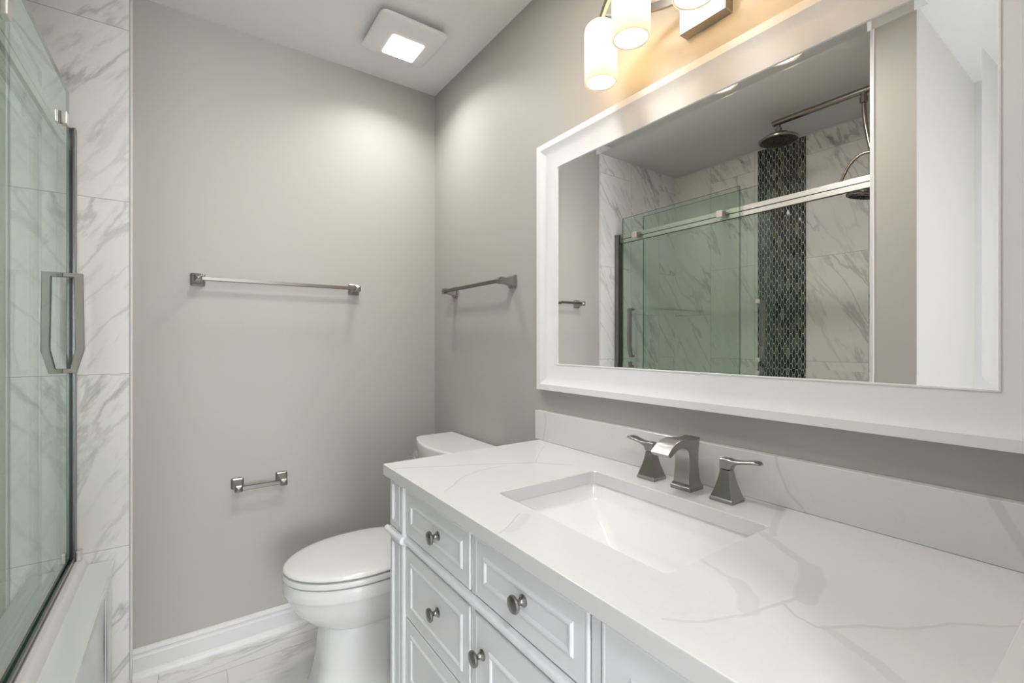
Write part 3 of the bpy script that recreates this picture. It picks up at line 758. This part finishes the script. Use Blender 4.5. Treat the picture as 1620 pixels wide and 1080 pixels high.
# ------------------------------------------------------------------ countertop, splashes, sink
from_px = None
VE = [
    ([(-0.571, -0.931), (-0.551, -0.938), (-0.406, -1.009), (-0.295, -1.063), (-0.220, -1.099), (-0.153, -1.180)], 0.004, 0.21),
    ([(-0.216, -1.094), (-0.140, -1.019), (-0.057, -0.951)], 0.002, 0.16),
    ([(-0.551, -1.182), (-0.489, -1.133), (-0.446, -1.098), (-0.386, -1.077), (-0.310, -1.084)], 0.0022, 0.2),
    ([(-0.571, -1.447), (-0.525, -1.419), (-0.485, -1.389)], 0.0018, 0.24),
    ([(-0.551, -1.447), (-0.509, -1.427), (-0.483, -1.407)], 0.01, 0.1),
    ([(-0.019, -1.666), (-0.131, -1.709), (-0.187, -1.731)], 0.006, 0.14),
    ([(-0.194, -1.719), (-0.228, -1.773), (-0.255, -1.816)], 0.009, 0.13),
    ([(-0.255, -1.816), (-0.303, -1.836), (-0.357, -1.853)], 0.0165, 0.13),
    ([(-0.361, -1.845), (-0.384, -1.838), (-0.410, -1.830), (-0.438, -1.824), (-0.460, -1.822)], 0.003, 0.17),
    ([(-0.366, -1.702), (-0.375, -1.740), (-0.388, -1.776)], 0.004, 0.13),
    ([(-0.388, -1.776), (-0.411, -1.800), (-0.441, -1.818)], 0.013, 0.12),
    ([(-0.461, -1.821), (-0.510, -1.800), (-0.545, -1.771)], 0.0025, 0.14),
    ([(-0.391, -1.840), (-0.410, -1.862), (-0.415, -1.888), (-0.408, -1.898)], 0.0022, 0.2),
    ([(-0.408, -1.898), (-0.417, -1.920), (-0.428, -1.950), (-0.451, -1.980)], 0.008, 0.13),
    ([(-0.412, -1.893), (-0.362, -1.921), (-0.339, -1.945), (-0.319, -1.960), (-0.272, -1.976), (-0.248, -1.994), (-0.212, -2.025)], 0.0028, 0.16),
]
QUARTZ_TOP = quartz('white_quartz_top', VE, 'XY')
QUARTZ_BACK = quartz('white_quartz_splash', [([(-.895, .965), (-.905, .93), (-.90, .90), (-.885, .86)], .0022, .25), ([(-1.975, .965), (-2.00, .92), (-2.03, .86)], .007, .18), ([(-1.655, .965), (-1.68, .90), (-1.72, .86)], .003, .16)], 'YZ')
CT0, CT1 = 0.829, 0.860
SX0, SX1, SY0, SY1 = -0.450, -0.145, -1.706, -1.256
def countertop():
    def ring(a0, a1, b0, b1, r, z): return [(x, y, z) for x, y in rrect(a0, a1, b0, b1, r, 6)]
    x0, x1, y0, y1 = -.577, -.0008, -2.076, -.866
    e = .0025
    bm = B()
    loft(bm, [ring(x0 + e, x1, y0, y1 - e, .003, CT0), ring(x0, x1, y0, y1, .004, CT0 + e), ring(x0, x1, y0, y1, .004, CT1 - e), ring(x0 + e * .3, x1, y0, y1 - e * .3, .004, CT1 - e * .3), ring(x0 + e, x1, y0, y1 - e, .004, CT1),
              ring(SX0 - .0015, SX1 + .0015, SY0 - .0015, SY1 + .0015, .012, CT1), ring(SX0, SX1, SY0, SY1, .012, CT1 - .002), ring(SX0, SX1, SY0, SY1, .012, CT0)], closed=True)
    tag(auto_smooth(obj('countertop', bm, QUARTZ_TOP), 25), 'white quartz countertop with grey veins on the vanity cabinet', 'countertop')
    bm = cbox(-.0205, -.0005, -2.0765, -.845, CT1 + .0003, .9605, .0015, .001)
    tag(obj('backsplash', bm, QUARTZ_BACK), 'long low white quartz backsplash along the wall behind the faucet', 'backsplash')
    bm = cbox(-.577, -.021, -2.0775, -2.0560, CT1 + .0003, .9605, .0015, .001)
    tag(obj('sidesplash', bm, QUARTZ_TOP), 'short white quartz side splash at the right end of the countertop', 'backsplash')
countertop()
def sink():
    t = thing('sink', 'rectangular white undermount sink with sloped basin in the countertop', 'sink', ((SX0 + SX1) / 2, (SY0 + SY1) / 2, .66))
    def ring(d, r, z, cx=0): return [(x, y, z) for x, y in rrect(SX0 + d + cx, SX1 - d + cx, SY0 + d, SY1 - d, r, 6)]
    def rg(a0, a1, b0, b1, r, z): return [(x, y, z) for x, y in rrect(a0, a1, b0, b1, r, 6)]
    bm = B()
    loft(bm, [ring(-.022, .02, .8065), ring(-.022, .02, .8285), ring(-.004, .016, .8285), ring(-.003, .016, .825), ring(.004, .020, .800), ring(.010, .022, .790),
              rg(SX0 + .05, SX1 - .05, SY0 + .10, SY1 - .10, .018, .735), rg(SX0 + .09, SX1 - .09, SY0 + .165, SY1 - .165, .020, .712), rg(-.325, -.270, -1.508, -1.453, .026, .703), rg(-.325, -.270, -1.508, -1.453, .026, .690),
              rg(-.34, -.255, -1.523, -1.438, .026, .690), rg(SX0 + .08, SX1 - .08, SY0 + .15, SY1 - .15, .02, .70), rg(SX0 + .03, SX1 - .03, SY0 + .05, SY1 - .05, .02, .74)], closed=True)
    auto_smooth(obj('basin', bm, SINKM, t), 35)
    bm = B(); lathe(bm, [(.024, .7005), (.026, .704), (.020, .7055), (.016, .703), (.001, .702)], (-.2975, -1.4805, 0), (0, 0, 1), 24)
    auto_smooth(obj('drain', bm, NICKEL, t), 40)
sink()

# ------------------------------------------------------------------ faucet
def faucet():
    yc = -1.484; z0 = CT1
    t = thing('faucet', 'brushed nickel faucet spout arching over the sink', 'faucet', (-.075, yc, z0))
    bm = B()
    # outline in x (towards the basin) and height: outer back/top edge, inner front/under edge
    outer = [(-.050, .014), (-.053, .035), (-.055, .060), (-.0545, .085), (-.052, .105), (-.050, .119), (-.064, .1165), (-.082, .1165), (-.102, .1195), (-.122, .1205), (-.142, .117), (-.160, .1075), (-.174, .0945)]
    inner = [(-.094, .014), (-.0935, .030), (-.092, .045), (-.0905, .060), (-.0905, .072), (-.0915, .082), (-.0945, .0905), (-.100, .0975), (-.109, .1025), (-.121, .1035), (-.136, .1005), (-.151, .0935), (-.166, .0865)]
    W0 = [.0225, .0205, .0195, .0195, .0200, .0205, .0208, .0210, .0213, .0217, .0222, .0227, .0232]
    rings = []
    for (xo, zo), (xi, zi), w in zip(outer, inner, W0):
        c = .0012
        rings.append([(xo, yc - w + c, z0 + zo), (xo, yc + w - c, z0 + zo), (xo + (xi - xo) * .04, yc + w, z0 + zo + (zi - zo) * .04), (xi + (xo - xi) * .04, yc + w, z0 + zi + (zo - zi) * .04), (xi, yc + w - c, z0 + zi), (xi, yc - w + c, z0 + zi), (xi + (xo - xi) * .04, yc - w, z0 + zi + (zo - zi) * .04), (xo + (xi - xo) * .04, yc - w, z0 + zo + (zi - zo) * .04)])
    loft(bm, rings)
    auto_smooth(obj('spout', bm, NICKEL, t), 38)
    bm = B(); loft(bm, [[(x, y, z) for x, y in rrect(-.099 + i, -.046 - i, yc - .0265 + i, yc + .0265 - i, .002, 2)] for i, z in ((0, z0 + .0003), (0, z0 + .009), (.002, z0 + .0105), (.0035, z0 + .015))])
    auto_smooth(obj('base', bm, NICKEL, t), 38)
    for s, lab in ((1, 'left brushed nickel tap with its lever turned towards the toilet'), (-1, 'right brushed nickel tap with its lever turned away from the toilet')):
        y = yc + s * .0985; x = -.074
        h = thing('tap', lab, 'tap', (x, y, z0), 'taps beside the spout')
        bm = B()
        prof = [(.0255, 0.0003), (.0255, .007), (.0240, .0085), (.0232, .0105), (.0205, .020), (.0165, .033), (.0132, .047), (.0112, .060), (.0105, .066)]
        loft(bm, [[(a, b, z0 + z) for a, b in rrect(x - w, x + w, y - w, y + w, .0012, 2)] for w, z in prof])
        auto_smooth(obj('base', bm, NICKEL, h), 28)
        bm = B()
        secs = [(-.0105, .0, .0675, .0105, .0205), (-.010, .0, .0675, .0108, .024)]
        # lever: block over the base drawn out to a flat curved blade
        st = [(-.0108, .0672, .0890, .0100), (-.004, .0672, .0900, .0104), (.006, .0672, .0900, .0104), (.0115, .0680, .0890, .0104), (.0145, .0755, .0885, .0105), (.020, .0800, .0885, .0107), (.030, .0835, .0895, .0112), (.042, .0865, .0918, .0120), (.054, .0890, .0945, .0128), (.063, .0900, .0955, .0124), (.070, .0898, .0945, .0100), (.074, .0895, .0930, .0060)]
        rings = []
        for d, za, zb_, w in st:
            yy = y + s * d; c = .0012
            rings.append([(x - w, yy, z0 + za + c), (x - w + c, yy, z0 + za), (x + w - c, yy, z0 + za), (x + w, yy, z0 + za + c), (x + w, yy, z0 + zb_ - c), (x + w - c, yy, z0 + zb_), (x - w + c, yy, z0 + zb_), (x - w, yy, z0 + zb_ - c)])
        loft(bm, rings)
        auto_smooth(obj('lever', bm, NICKEL, h), 35)
faucet()
